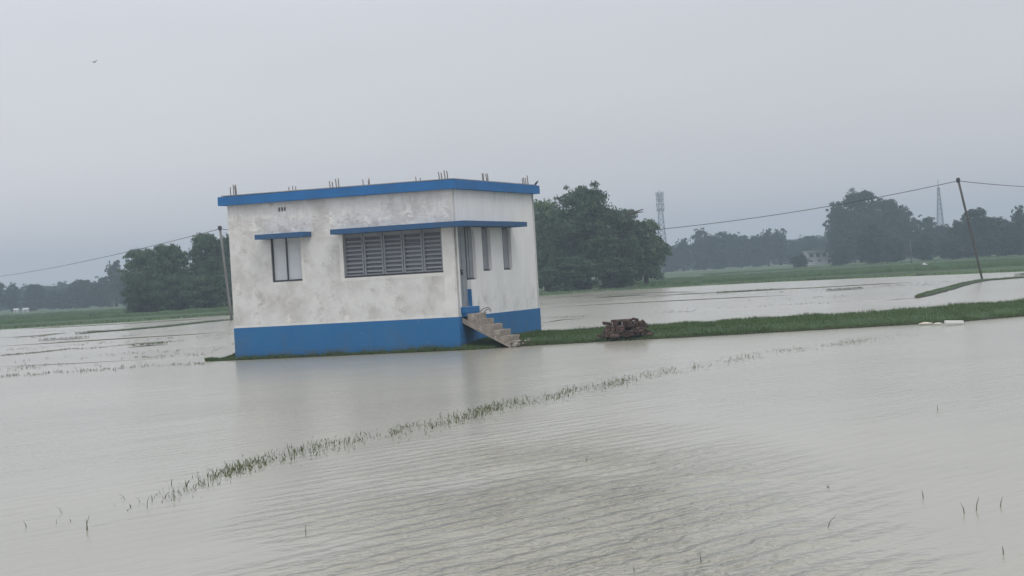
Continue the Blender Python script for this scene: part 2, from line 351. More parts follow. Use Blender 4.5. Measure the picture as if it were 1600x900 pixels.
# the long grassy bank the house stands on
fr = [(-8.75, 54.32), (-8.45, 54.1), (-8.05, 53.86), (-6.2, 53.16), (-4.2, 52.45), (-2.6, 51.87), (-1.45, 51.44), (-.6, 51.45), (.2, 51.9), (1.5, 51.78), (3.4, 51.6), (5, 51.35), (6.8, 51.3), (9, 51.15), (11.9, 51.2),
      (14, 52.6), (17, 54.2), (24, 57)]
bk = [(-8.8, 54.42), (-8.4, 54.75), (-7.6, 56.2), (-6.3, 60.2), (-4, 61.8), (-2, 61.5), (-1, 61), (0, 60), (1.0, 58.6), (2.3, 58.3), (4.0, 58.4), (6, 58.8), (7.9, 59.2), (9.6, 59.2), (12.6, 60.2),
      (15.5, 62.2), (19.5, 64.4), (29, 70)]
fa = np.array(fr, float); ba = np.array(bk, float); idx = np.linspace(0, len(fr)-1, 260)
FE = np.stack([np.interp(idx, np.arange(len(fr)), fa[:, k]) for k in (0, 1)], 1); BE = np.stack([np.interp(idx, np.arange(len(fr)), ba[:, k]) for k in (0, 1)], 1)
for i in range(len(FE)):
    wob = noise.noise(Vector((FE[i, 0]*1.9, 0, 9)))*.10+noise.noise(Vector((FE[i, 0]*6, 0, 9)))*.035
    if FE[i, 0] > -.2: FE[i, 1] += wob
    BE[i, 1] += noise.noise(Vector((BE[i, 0]*.8, 2, 9)))*.7
def bank_z(t, width, x, y):
    d = min(t, 1-t)*width
    z = .165*float(sstep(-.05, 1.3, d))+.03*float(sstep(0, .06, d))
    return z+(noise.noise(Vector((x*.9, y*.9, 1)))*.03+noise.noise(Vector((x*3, y*3, 1)))*.012)*float(sstep(.1, .8, d))
V = []; Fc = []; ts = [-.02, 0, .01, .025, .05, .08, .12, .17, .24, .33, .43, .53, .63, .73, .82, .9, .95, .98, 1, 1.03]
for i in range(len(FE)):
    wd = np.linalg.norm(BE[i]-FE[i])
    for t in ts:
        p = FE[i]*(1-t)+BE[i]*t; V.append((p[0], p[1], -.14 if t < 0 or t > 1 else (.004 if t in (0, 1) else bank_z(t, wd, p[0], p[1]))))
nt_ = len(ts)
for i in range(len(FE)-1):
    for k in range(nt_-1): Fc.append((i*nt_+k, (i+1)*nt_+k, (i+1)*nt_+k+1, i*nt_+k+1))
tag(link('grassy_bank', pymesh('grassy_bank', V, Fc, True), EARTH), kind='structure')

# ------------------------------------------------------------------ house
A_H = 0.33938; L_, D_, H_, P_ = 6.77, 6.85, 4.35, .893
house = tag(empty('flat_roofed_house', (-1.47724, 51.73721, 0), -A_H),
            'small whitewashed flat roofed house with blue plinth and blue roof edge standing in the flood', 'house')
HM = Matrix.Translation(house.location) @ Matrix.Rotation(-A_H, 4, 'Z')
def HL(x, y, z): return HM @ Vector((x, y, z))
def wall(name, s0, s1, z0, z1, th, fn, openings, m, label=None):
    """wall with real openings; fn(s, z, d) maps to house space, d = depth inward"""
    ss = sorted({s0, s1, *[o[0] for o in openings], *[o[1] for o in openings], *np.arange(s0, s1, 1.0).tolist()})
    zs = sorted({z0, z1, *[o[2] for o in openings], *[o[3] for o in openings]})
    def op(i, j):
        if i < 0 or j < 0 or i >= len(ss)-1 or j >= len(zs)-1: return None
        a, b = (ss[i]+ss[i+1])/2, (zs[j]+zs[j+1])/2
        return any(o[0] < a < o[1] and o[2] < b < o[3] for o in openings)
    bm = bmesh.new()
    def q(*p): bm.faces.new([bm.verts.new(fn(*a)) for a in p])
    for i in range(len(ss)-1):
        for j in range(len(zs)-1):
            a, b, c, d = ss[i], ss[i+1], zs[j], zs[j+1]
            if op(i, j):
                if not op(i-1, j): q((a, c, 0), (a, d, 0), (a, d, th), (a, c, th))
                if not op(i+1, j): q((b, c, 0), (b, d, 0), (b, d, th), (b, c, th))
                if not op(i, j-1): q((a, c, 0), (b, c, 0), (b, c, th), (a, c, th))
                if not op(i, j+1): q((a, d, 0), (b, d, 0), (b, d, th), (a, d, th))
            else:
                q((a, c, 0), (b, c, 0), (b, d, 0), (a, d, 0)); q((a, c, th), (b, c, th), (b, d, th), (a, d, th))
    bmesh.ops.remove_doubles(bm, verts=bm.verts, dist=1e-5)
    o = link(name, bm_mesh(name, bm), m, house)
    if label: o['label'] = label
    return o
TH = .16; ZT = 3.33
BW = (-3.29, -.37, 2.12, ZT-.002); LW = (-5.49, -4.57, 2.12, ZT-.002)
vents = [(-5.19+i*.085, -5.19+i*.085+.06, 4.08, 4.19) for i in range(3)]
wall('wall', -L_, 0, P_, H_, TH, lambda s, z, d: (s, d, z), [BW, LW]+vents, FRONTWALL, 'blotchy grey stained front wall')
SO = [(.28, 1.10, 1.15, ZT-.002), (1.10, 1.58, 1.88, ZT-.002), (2.14, 2.84, 2.10, ZT-.002), (3.84, 4.58, 2.10, ZT-.002)]
wall('wall', TH, D_-TH, P_, H_, TH, lambda s, z, d: (-d, s, z), SO, SIDEWALL, 'side wall with narrow windows and door')
wall('wall', -L_, 0, P_, H_, TH, lambda s, z, d: (s, D_-d, z), [(-5.2, -4.2, 2.1, 3.3), (-2.4, -1.4, 2.1, 3.3)], SIDEWALL)
wall('wall', TH, D_-TH, P_, H_, TH, lambda s, z, d: (-L_+d, s, z), [(2, 3, 2.1, 3.3)], SIDEWALL)
# narrow plaster band on the corner column
box('corner_band', -.05, .012, -.012, .10, 3.45, H_-.004, TRIM, house)
PLB = mat('fresh_limewash_band', (.78, .77, .75), .9, (.66, .65, .63), 2.2, 8, .42, .68, .3, 9, .008)
for a, b, c, d in ((-.355, -.052, P_+.005, 3.32), (-3.40, -3.292, 2.02, 3.32), (-3.29, -.358, 2.03, 2.118), (-L_+.002, -.358, P_+.004, .955), (-4.568, -4.50, 2.05, 3.32)):
    box('plaster_band', a, b, -.005, .02, c, d, PLB, house)
box('plinth', -L_-.012, .012, -.012, D_+.012, -.4, P_, BLUE, house)
box('floor', -L_+TH+.01, -TH-.01, TH+.01, D_-TH-.01, P_+.002, P_+.06, ROOFTOP, house)
def wavy_box(name, x0, x1, y0, y1, z0, z1, m, parent, amp=.008, step=.35):   # hand-cast slab with slightly uneven arrises
    bm = bmesh.new(); bmesh.ops.create_cube(bm, size=1)
    for v in bm.verts: v.co = Vector(((x0+x1)/2+v.co.x*(x1-x0), (y0+y1)/2+v.co.y*(y1-y0), (z0+z1)/2+v.co.z*(z1-z0)))
    for axis in (0, 1):
        lo, hi = ((x0, x1), (y0, y1))[axis]; k = int((hi-lo)/step)
        for j in range(1, k):
            c_ = [0, 0, 0]; n_ = [0, 0, 0]; c_[axis] = lo+(hi-lo)*j/k; n_[axis] = 1
            bmesh.ops.bisect_plane(bm, geom=bm.verts[:]+bm.edges[:]+bm.faces[:], plane_co=c_, plane_no=n_)
    for v in bm.verts:
        n_ = noise.noise_vector(v.co*1.1)*amp+noise.noise_vector(v.co*5)*amp*.4; v.co += n_
    return link(name, bm_mesh(name, bm), m, parent)
rp = .16
slab = wavy_box('roof', -L_-rp-.04, rp, -rp, D_+rp, H_+.002, H_+.25, ROOFBLUE, house, .010)
box('roof_screed', -L_-rp+.03, rp-.07, -rp+.07, D_+rp-.07, H_+.262, H_+.285, ROOFTOP, slab)
# awning slabs (L-shaped round the corner, and a short one over the left window)
bm = bmesh.new(); pr_ = .50
prof = [(-3.42, 0), (-3.42, -pr_), (-2, -pr_-.004), (-1, -pr_), (pr_, -pr_), (pr_, 1.5), (pr_+.004, 3), (pr_, 4.66), (0, 4.66), (0.0, 0)]
for i, (a, b) in enumerate(prof): pass
lo = [bm.verts.new((a+(.001 if a == 0 else 0), b-(.001 if b == 0 else 0), 3.325)) for a, b in prof]
hi = [bm.verts.new((a+(.001 if a == 0 else 0), b-(.001 if b == 0 else 0), 3.465 if a not in (pr_,) or b < 0 else 3.46)) for a, b in prof]
bm.faces.new(lo[::-1]); bm.faces.new(hi)
for i in range(len(prof)): bm.faces.new((lo[i], lo[(i+1) % len(prof)], hi[(i+1) % len(prof)], hi[i]))
link('awning', bm_mesh('awning', bm), CHAJJA, house)['label'] = 'long blue concrete awning turning the corner'
wavy_box('awning', -5.72, -4.22, -pr_, -.001, 3.325, 3.46, CHAJJA, house, .004)['label'] = 'short blue concrete awning over the left window'
# big louvred window
bw = link('louvred_window', pymesh('window_sheet', *merge([([(BW[0], .115, BW[2]), (BW[1], .115, BW[2]), (BW[1], .115, BW[3]), (BW[0], .115, BW[3]),
        (BW[0], .125, BW[2]), (BW[1], .125, BW[2]), (BW[1], .125, BW[3]), (BW[0], .125, BW[3])],
        [(0, 1, 2, 3), (7, 6, 5, 4), (0, 4, 5, 1), (3, 2, 6, 7), (0, 3, 7, 4), (1, 5, 6, 2)])])), GREYD, house)
pw = (BW[1]-BW[0])/5; rnd = random.Random(3)
slat_me = None
for k in range(5):
    x0 = BW[0]+k*pw; a, b = x0+.009, x0+pw-.009; z0, z1 = BW[2]+.045, BW[3]-.01
    fm = []
    for (p0, p1, q0, q1) in ((a, a+.045, z0, z1), (b-.045, b, z0, z1), (a+.045, b-.045, z0, z0+.04), (a+.045, b-.045, z1-.10, z1)):
        bm = bmesh.new(); bmesh.ops.create_cube(bm, size=1)
        vv = [Vector(((p0+p1)/2+v.co.x*(p1-p0), .075+v.co.y*.04, (q0+q1)/2+v.co.z*(q1-q0))) for v in bm.verts]
        ff = [tuple(v.index for v in f.verts) for f in bm.faces]; bm.free(); fm.append((vv, ff))
    link('panel_frame', pymesh('panel_frame', *merge(fm)), GREY, bw)
    if slat_me is None:
        bm = bmesh.new(); bmesh.ops.create_cube(bm, size=1)
        wv = (b-a)-.09
        for v in bm.verts: v.co = Vector((v.co.x*wv, v.co.y*.012, v.co.z*.050))
        slat_me = bm_mesh('slat', bm); slat_me.materials.append(GREY)
    for j in range(8):
        s = link('slat', slat_me, None, bw); s.location = ((a+b)/2, .086, z0+.105+j*.119); s.rotation_euler = (R_(-12+rnd.uniform(-14, 12)), R_(rnd.uniform(-.6, .6)), 0)
        if (k, j) == (3, 6): s.rotation_euler = (R_(-80), R_(4), 0)
box('window_sill', BW[0]-.0, BW[1]+.0, .005, .112, BW[2]-.002, BW[2]+.03, FRAME, bw)
# left window with two pale sheets
lw = box('sheeted_window', LW[0], LW[1], .118, .128, LW[2], LW[3], FRAME, house)
xm = (LW[0]+LW[1])/2-.01
for a, b in ((LW[0]+.033, xm-.016), (xm+.016, LW[1]-.008)):
    box('window_sheet', a, b, .098, .112, LW[2]+.05, LW[3]-.004, SHEET, lw)
box('window_mullion', xm-.015, xm+.015, .05, .117, LW[2]+.04, LW[3]-.003, FRAME, lw)
box('dark_recess_bar', LW[0]+.001, LW[0]+.03, .04, .117, LW[2]+.002, LW[3]-.003, FRAME, lw)  # dark bar standing for the shaded left reveal, shade put into its colour
box('dark_recess_bar', LW[0]+.052, LW[1]-.001, .04, .117, LW[2]+.002, LW[2]+.038, FRAME, lw)  # dark bar painting the recess shade along the bottom
# narrow side windows: folded grey shutters
def side_window(y0, y1, z0, z1, nm='side_window'):
    o = box(nm, -.125, -.115, y0, y1, z0, z1, GREYD, house)
    n = 3; wv = (y1-y0)/n
    for k in range(n): box('shutter_leaf', -.108, -.09+.012*(k % 2), y0+k*wv+.012, y0+(k+1)*wv-.012, z0+.05, z1-.03, GREY, o)
    box('dark_recess_bar', -.112, -.055, y0+.002, y1-.002, z0+.001, z0+.035, FRAME, o)
    return o
side_window(2.14, 2.84, 2.10, ZT-.002); side_window(3.84, 4.58, 2.10, ZT-.002)
side_window(1.105, 1.58, 1.88, ZT-.002, 'porch_window')
# door leaf, frame and latch
dr = box('door', -.135, -.115, .30, 1.09, 1.17, ZT-.004, GREY, house)
for a, b, c, d in ((.36, .66, 1.25, 2.1), (.73, 1.03, 1.25, 2.1), (.36, .66, 2.2, 3.2), (.73, 1.03, 2.2, 3.2)):
    box('door_panel', -.112, -.104, a, b, c, d, GREY, dr)
box('door_frame', -.12, -.07, .281, .298, 1.152, ZT-.004, GREYD, dr)
box('door_latch', -.10, -.07, .60, .72, 2.12, 2.17, FRAME, dr)
box('door_lock', -.10, -.06, .63, .68, 2.02, 2.11, FRAME, dr)
# door sill block and dado strip
box('door_sill', -.15, .16, .18, 1.22, .985, 1.148, BLUE, house, .006)
box('door_step', .013, .16, .22, 1.2, P_+.002, .983, BLUE, house)
box('dado_strip', -.11, -.003, 1.092, 1.0985, 1.152, 1.62, BLUE, house)
# concrete stair running outward from the door
st = link('staircase', None or pymesh('stair_waist', [(.02, .2, .86), (.02, 1.15, .86), (.02, .2, .72), (.02, 1.15, .72),
      (1.36, .2, .13), (1.36, 1.15, .13), (1.36, .2, -.02), (1.36, 1.15, -.02)],
      [(0, 4, 5, 1), (2, 3, 7, 6), (0, 2, 6, 4), (1, 5, 7, 3), (0, 1, 3, 2), (4, 6, 7, 5)]), STAIR, house)
xe = [.165, .36, .58, .82, 1.06, 1.29]; zt = [.955, .80, .64, .475, .31]
srnd = random.Random(5)
def rough_prism(name, prof, y0, y1, m, parent, amp=.012, seed=0, ny=6):
    """profile in x,z swept along y with chipped, uneven edges"""
    V = []; Fc = []; n = len(prof)
    for j in range(ny+1):
        y = y0+(y1-y0)*j/ny
        for (x, z) in prof:
            nv = noise.noise_vector(Vector((x*7+seed, y*5, z*7)))*amp; V.append((x+nv.x, y+nv.y*.6, z+nv.z))
    for j in range(ny):
        for k in range(n): Fc.append((j*n+k, j*n+(k+1) % n, (j+1)*n+(k+1) % n, (j+1)*n+k))
    Fc.append(tuple(range(n))[::-1]); Fc.append(tuple(range(ny*n, (ny+1)*n)))
    return link(name, pymesh(name, V, Fc), m, parent)
for i in range(5):
    x0, x1 = xe[i], xe[i+1]; zl = lambda x: .86-(x-.02)*.545+.004
    rough_prism('step', [(x0+.003, zl(x0)), (x1, zl(x1)), (x1+.012, zt[i]-.03), (x1+.008, zt[i]), ((x0+x1)/2, zt[i]+.004), (x0+.003, zt[i])], .215, 1.14-.02*(i % 2), STAIR, st, .022, i*3.1)
for pts in ([(.18, 1.19, .99), (.28, 1.22, 1.07), (.42, 1.2, 1.09), (.5, 1.18, 1.02), (.47, 1.17, .97)], [(.30, 1.17, .97), (.36, 1.2, 1.04), (.45, 1.18, 1.03)]):
    link('bent_rod', pymesh('bent_rod', *tube(pts, .012, 6), True), RUST, house)
# reinforcement bars left standing on the roof
bars = [(-6.72, .15, .27), (-6.64, .2, .34), (-6.55, .15, .30), (-6.50, .1, .33), (-6.45, 3.4, .34), (-6.33, 3.4, .36), (-6.28, 3.5, .35),
        (-3.62, .12, .22), (-3.58, .2, .20), (-3.43, .12, .27), (-3.39, .2, .28), (-4.1, 3.5, .40), (-3.98, 3.6, .36), (-3.9, 3.5, .42),
        (-2.45, 3.6, .36), (-2.33, 3.6, .32), (-.37, .12, .24), (-.33, .2, .22), (-.20, .12, .27), (-.16, .2, .26),
        (-.08, 2.80, .27), (-.14, 2.9, .27), (-.08, 3.15, .27), (-.14, 3.25, .27), (-.08, 6.18, .22), (-.1, 6.4, .25), (-.1, 6.55, .24), (-.08, 6.68, .32)]
for x, y, h in bars:
    lx, ly = rnd.uniform(-.02, .01)-.012, rnd.uniform(-.02, .02)
    link('rebar', pymesh('rebar', *tube([(x, y, H_+.2), (x+lx*.5, y+ly*.5, H_+.25+h*.5), (x+lx, y+ly, H_+.25+h)], .015, 6), True), RUST, house)

# ------------------------------------------------------------------ rubble and bricks
rub = tag(empty('rubble_pile', HL(1.42, .55, .06), -A_H), 'pale broken concrete lumps at the foot of the stairs', 'rubble')
def lump(seed, r, flat=.7):
    bm = bmesh.new(); bmesh.ops.create_icosphere(bm, subdivisions=1, radius=r)
    rg = random.Random(seed)
    for v in bm.verts: v.co *= rg.uniform(.65, 1.25); v.co.z *= flat
    return bm_mesh('lump', bm)
lumps = [lump(s, .075) for s in range(4)]
for me in lumps: me.materials.append(CHUNK)
for i in range(15):
    o = link('lump', lumps[i % 4], None, rub); o.location = (rnd.uniform(-.22, .22), rnd.uniform(-.5, .55), rnd.uniform(.0, .10)); o.rotation_euler = (rnd.random()*3, rnd.random()*3, rnd.random()*6)
    s = rnd.uniform(.5, 1.25); o.scale = (s, s, s*.9)
for k in range(4):
    a = Vector((rnd.uniform(0, .15), rnd.uniform(-.4, .4), .05)); b = a+Vector((rnd.uniform(.15, .5), rnd.uniform(-.3, .3), rnd.uniform(-.02, .06)))
    link('stick', pymesh('stick', *tube([a, (a+b)/2+Vector((0, 0, .03)), b], [.016, .013, .007], 5)), BARK, rub)

bs = tag(empty('brick_stack', (2.98, 52.0, .12)), 'rough stack of dark reddish bricks on the grassy bank right of the house', 'bricks')
brick_mes = []
for s in range(5):
    bm = bmesh.new(); bmesh.ops.create_cube(bm, size=1); rg = random.Random(s+50)
    for v in bm.verts: v.co = Vector((v.co.x*.245, v.co.y*.118, v.co.z*.072))
    bmesh.ops.bevel(bm, geom=bm.edges[:], offset=.006, segments=1, affect='EDGES')
    for v in bm.verts: v.co += Vector((rg.uniform(-.004, .004), rg.uniform(-.004, .004), rg.uniform(-.003, .003)))
    me = bm_mesh('brick', bm); me.materials.append(BRICK); brick_mes.append(me)
layers = [(-.56, .56, 4), (-.55, .54, 4), (-.52, .52, 4), (-.50, .47, 3), (-.34, .42, 3), (-.33, .20, 2)]
br = random.Random(11)
for k, (a, b, rows) in enumerate(layers):
    y = -.22
    for r in range(rows):
        header = (k+r) % 2 == 0 and r < rows-1
        x = a+br.uniform(-.04, .04); dep = .25 if header else .125
        if y+dep > .42: break
        while x < b:
            wd = .125 if header else .252
            if x+wd > b+.10: break
            if br.random() > .06:
                o = link('brick', brick_mes[br.randrange(5)], None, bs)
                o.location = (x+wd/2+br.uniform(-.008, .008), y+dep/2+br.uniform(-.018, .012), .036+k*.0765)
                o.rotation_euler = (br.uniform(-.02, .02), br.uniform(-.02, .02), (math.pi/2 if header else 0)+br.uniform(-.07, .07))
            x += wd+.008+br.uniform(0, .012)
        y += dep+.012
for (x, y, z, rx, ry, rz) in ((-.46, .0, .36, .2, .15, .4), (.30, -.05, .43, .3, .1, 1.2), (.55, -.12, .30, .2, .9, .2), (-.66, -.1, .03, 0, .1, .7), (.66, .05, .06, .1, .5, .3), (.62, -.24, .03, .1, 0, 1.9), (-.3, -.33, .02, .6, 0, .2), (.1, -.36, .02, 0, .2, 2.6)):
    o = link('brick', brick_mes[br.randrange(5)], None, bs); o.location = (x, y, z); o.rotation_euler = (rx, ry, rz)
p = G(1492, 506, .03)
fb = box('foam_board', -.23, .23, -.12, .12, 0, .075, WHITEB, None, .008); fb.location = (p.x, p.y+.1, .035); fb.rotation_euler = (0, R_(3), R_(-4))
tag(fb, 'bright white foam board lying at the waterline of the bank near the right edge', 'board')
def crumple(seed, sx, sy, h):
    n, m_ = 12, 6; V = []; Fc = []
    for side in (0, 1):
        for j in range(m_+1):
            for i in range(n+1):
                x, y = (i/n-.5), (j/m_-.5); e = (1-(2*x)**2)*(1-(2*y)**2)
                z = h*(.25+e*(.6+1.2*abs(noise.noise(Vector((x*6, y*5, seed)))))) if side == 0 else 0
                V.append((x*sx*(1+.2*noise.noise(Vector((0, y*4, seed)))), y*sy*(1+.3*noise.noise(Vector((x*5, 0, seed)))), z))
    o = (n+1)*(m_+1)
    for j in range(m_):
        for i in range(n):
            q = j*(n+1)+i; Fc.append((q, q+1, q+n+2, q+n+1)); Fc.append((o+q, o+q+n+1, o+q+n+2, o+q+1))
    return pymesh('crumpled_plastic', V, Fc, True)
for (px, py, sx, sy, h, lab) in ((1447, 507, .36, .16, .05, 'yellowish crumpled plastic sack lying at the edge of the bank'),
                                 (1466, 507, .22, .12, .04, 'small pale plastic scrap between the sack and the white board')):
    p = G(px, py, .02); o = link('plastic_sack' if sx > .3 else 'plastic_scrap', crumple(px, sx, sy, h), SACK); o.location = (p.x, p.y+.05, .03); tag(o, lab, 'litter')

# ------------------------------------------------------------------ grass
rng = np.random.default_rng(4)
def bank_blades(n, tlo, thi, h0, h1, wd, name, xlo=-100, shore=False):
    i = rng.integers(0, len(FE)-1, n*3); f = rng.random(n*3); t = rng.uniform(tlo, thi, n*3)
    a = FE[i]*(1-f)[:, None]+FE[i+1]*f[:, None]; b = BE[i]*(1-f)[:, None]+BE[i+1]*f[:, None]
    p = a*(1-t)[:, None]+b*t[:, None]; w_ = np.linalg.norm(b-a, axis=1)
    # keep off the house footprint, the stairs and the bricks
    q = p-np.array([-1.47724, 51.73721]); lx = q[:, 0]*math.cos(A_H)-q[:, 1]*math.sin(A_H); ly = q[:, 0]*math.sin(A_H)+q[:, 1]*math.cos(A_H)
    keep = ~((lx > -L_-.02) & (lx < .02) & (ly > -.02) & (ly < D_+.02)) & ~((lx > 0) & (lx < 1.6) & (ly > .1) & (ly < 1.2)) & (p[:, 0] > xlo)
    keep &= ~((abs(p[:, 0]-2.98) < .62) & (abs(p[:, 1]-52.1) < .32))
    p = p[keep][:n]; t = t[keep][:n]; w_ = w_[keep][:n]
    z = np.array([bank_z(tt, ww, x, y) for tt, ww, (x, y) in zip(t, w_, p)])
    cl = np.array([noise.noise(Vector((x*1.3, y*1.3, 7))) for x, y in p])
    H = rng.uniform(h0, h1, len(p))*(1+.9*cl)
    return np.column_stack([p, z-.01]), H
P1, H1 = bank_blades(46000, .02, .98, .045, .105, .02, 'g')
P2, H2 = bank_blades(9000, .0, .04, .04, .10, .02, 'g', -9.2)
P3, H3 = bank_blades(7000, .93, 1., .08, .17, .02, 'g')
PB = np.vstack([P1, P2, P3]); HB = np.concatenate([H1, H2, H3])
tag(link('bank_grass', blades('bank_grass', PB, HB, np.full(len(PB), .022), rng, .5), GRASS), 'short wet green grass covering the bank beside the house', 'grass', kind='stuff')
# grass on the narrow bunds and on the far field
pp = []; hh = []; 
for P, wd, cz in bundP:
    if cz < .08: continue
    n = len(P); k = n*34; i = rng.integers(0, n-1, k); f = rng.random(k)
    A = np.array([tuple(v) for v in P]); a = A[i]*(1-f)[:, None]+A[i+1]*f[:, None]
    a[:, 1] += rng.uniform(-.4, .4, k)*wd; a[:, 2] = cz*.6; pp.append(a); hh.append(rng.uniform(.04, .12, k)*.9)
tag(link('bund_grass', blades('bund_grass', np.vstack(pp), np.concatenate(hh), np.full(sum(map(len, hh)), .04), rng, .6), GRASS), 'thin grass on the narrow mud bunds in the water', 'grass', kind='stuff')
pp = []; hh = []
k = 26000; x = rng.uniform(-75, 75, k); sh = np.array(shore, float); y = np.interp(x, sh[:, 0], sh[:, 1])
y = y+np.array([noise.noise(Vector((a*.35, 0, 0)))*1.3+noise.noise(Vector((a*.07, 5, 0)))*4 for a in x])+np.abs(rng.normal(0, 1, k))*3
pp.append(np.column_stack([x, y, np.full(k, .06)])); hh.append(rng.uniform(.06, .2, k))
k = 26000; x = rng.uniform(-90, 120, k); y = rng.uniform(175, 340, k); cl = np.array([noise.noise(Vector((a*.02, b*.12, 2))) for a, b in zip(x, y)]); ok = cl > .02
pp.append(np.column_stack([x, y, np.array([field_z(a, b) for a, b in zip(x, y)])-.02])[ok]); hh.append(rng.uniform(.06, .16, k)[ok])
for P in ridges:
    A = np.array([tuple(v) for v in P]); k = len(P)*40; i = rng.integers(0, len(P)-1, k); a = A[i]+rng.uniform(-.5, .5, (k, 3)); a[:, 2] = .3
    pp.append(a); hh.append(rng.uniform(.1, .3, k))
PP = np.vstack(pp); HH = np.concatenate(hh)
tag(link('field_grass', blades('field_grass', PP, HH, np.full(len(PP), .10), rng, .6), GRASS), 'green rice and grass standing in the far paddy field', 'grass', kind='stuff')

# the line of drowned grass over a submerged bund in the foreground
row = [(60, 812, .05, 1), (130, 798, .22, 1.3), (165, 790, .45, 2), (205, 782, .22, 1.3), (240, 780, .5, 1.8), (290, 768, .6, 1.3), (325, 750, 1.0, 1.0), (358, 737, 3.4, 1.25), (385, 729, 2.2, 1.1),
       (430, 716, 2.2, 1.1), (462, 709, 3.6, 1.0), (500, 700, 2.0, 1), (540, 693, 3.0, 1.1), (575, 686, 3.0, 1.1), (612, 678, 3.6, 1.2), (650, 668, 2.0, 1.3), (690, 662, 1.6, 1.1),
       (722, 655, 2.0, 1.3), (742, 648, 1.8, 1), (765, 638, 1.6, .9), (800, 630, 4.2, 1.0), (832, 627, 3.2, .8), (860, 622, .8, .8), (888, 612, 3.2, 1.0), (915, 607, 3.6, 1.2), (955, 602, 1.6, .8),
       (985, 592, 1.5, .8), (1010, 587, 1.0, .8), (1055, 579, .9, 1.1), (1085, 574, .5, 1.3), (1120, 568, .5, .8), (1150, 562, .7, 1.0), (1190, 553, .9, .9), (1240, 546, .8, .6),
       (1300, 539, 1.2, .5), (1320, 537, 3.0, .55), (1345, 533, 2.0, .6), (1385, 527, 1.0, .5), (1420, 522, .3, .4)]
cw = [G(a, b) for a, b, _, _ in row]; pp = []; hh = []
for i in range(len(row)-1):
    a, b = cw[i], cw[i+1]; ln = (b-a).length; dens = (row[i][2]+row[i+1][2])/2; k = int(min(dens, 3)*82*max(ln, .35))
    t = rng.random(k); base = np.array(a)[None]*(1-t)[:, None]+np.array(b)[None]*t[:, None]
    cl = np.array([noise.noise(Vector((x*3.1, y*2.2, 5))) for x, y, _ in base]); ok = cl+rng.normal(0, .22, k) > .02
    base = base[ok]; k = len(base)
    base[:, 0] += rng.normal(0, .07, k); base[:, 1] += rng.normal(0, .55, k); base[:, 2] = -.02
    if dens > .5:                            # low matted blades and drowned leaf tips between the taller ones
        k2 = int(k*1.5)+1; b2 = base[rng.integers(0, max(k, 1), k2)] if k else base[:0]
        b2 = b2+np.column_stack([rng.normal(0, .12, len(b2)), rng.normal(0, .35, len(b2)), np.zeros(len(b2))])
        pp.append(b2); hh.append(rng.uniform(.022, .05, len(b2)))
    sc = .82*(row[i][3]+row[i+1][3])/2; pp.append(base); hh.append((rng.uniform(.015, .070, k)+(rng.random(k) > .90)*rng.uniform(.03, .08, k))*sc+.02)
PP = np.vstack(pp); HH = np.concatenate(hh)
tag(link('drowned_grass_row', blades('drowned_grass_row', PP, HH, rng.uniform(.006, .013, len(PP)), rng, .75, True), REED), 'broken line of green grass blades poking out of the flood across the foreground', 'grass', kind='stuff')
# faint rows of drowned rice seedlings farther out
pp = []; hh = []
rows = [((0, 588), (60, 585), (105, 582), (144, 579), (222, 573), (285, 570), (330, 568), 200, .5), ((0, 556), (60, 551), (105, 546), (150, 544), (207, 538), (270, 534), (362, 527), 520, .3),
        ((0, 541), (90, 535), (180, 527), (250, 520), (362, 509), 150, .8), ((0, 531), (60, 527), (108, 520), (186, 514), 260, .8), ((120, 524), (258, 514), (362, 505), 150, 1.0),
        ((0, 522), (120, 516), (240, 508), (360, 497), 150, 1.2), ((0, 570), (180, 555), (360, 545), 120, 2.5), ((0, 512), (180, 503), (360, 492), 300, 1.2), ((0, 548), (180, 536), (362, 522), 260, 1.5), ((0, 578), (180, 564), (320, 556), 160, 2), ((845, 476), (940, 470), (1040, 463), (1170, 458), (1300, 452), (1450, 444), 900, 2.2),
        ((845, 470), (1000, 462), (1140, 456), (1300, 448), (1480, 440), 700, 2.2), ((845, 498), (960, 492), (1080, 487), 120, .4), ((1000, 489), (1200, 478), (1430, 466), 120, 1.0), ((1150, 470), (1400, 460), 60, 2)]
for r in rows:
    k, spd = r[-2], r[-1]; c = [np.array(G(*q)) for q in r[:-2]]; seg = rng.integers(0, len(c)-1, k); t = rng.random(k)
    base = np.array([c[s]*(1-u)+c[s+1]*u for s, u in zip(seg, t)]); base[:, 1] += rng.normal(0, spd, k)
    cl = np.array([noise.noise(Vector((x*.5, y*.25, 15))) for x, y, _ in base]); base = base[cl+rng.normal(0, .2, k) > 0]
    for b in base:
        kk = 3; pp.append(b[None]+np.column_stack([rng.normal(0, .05, kk), rng.normal(0, .05, kk), np.full(kk, -.02)]))
        hh.append(rng.uniform(.025, .085, kk)+.02)
PP = np.vstack(pp); HH = np.concatenate(hh)
tag(link('rice_seedlings', blades('rice_seedlings', PP, HH, np.full(len(PP), .028), rng, .5), SEED), 'sparse drowned rice seedlings in faint rows on the far flood water', 'seedlings', kind='stuff')
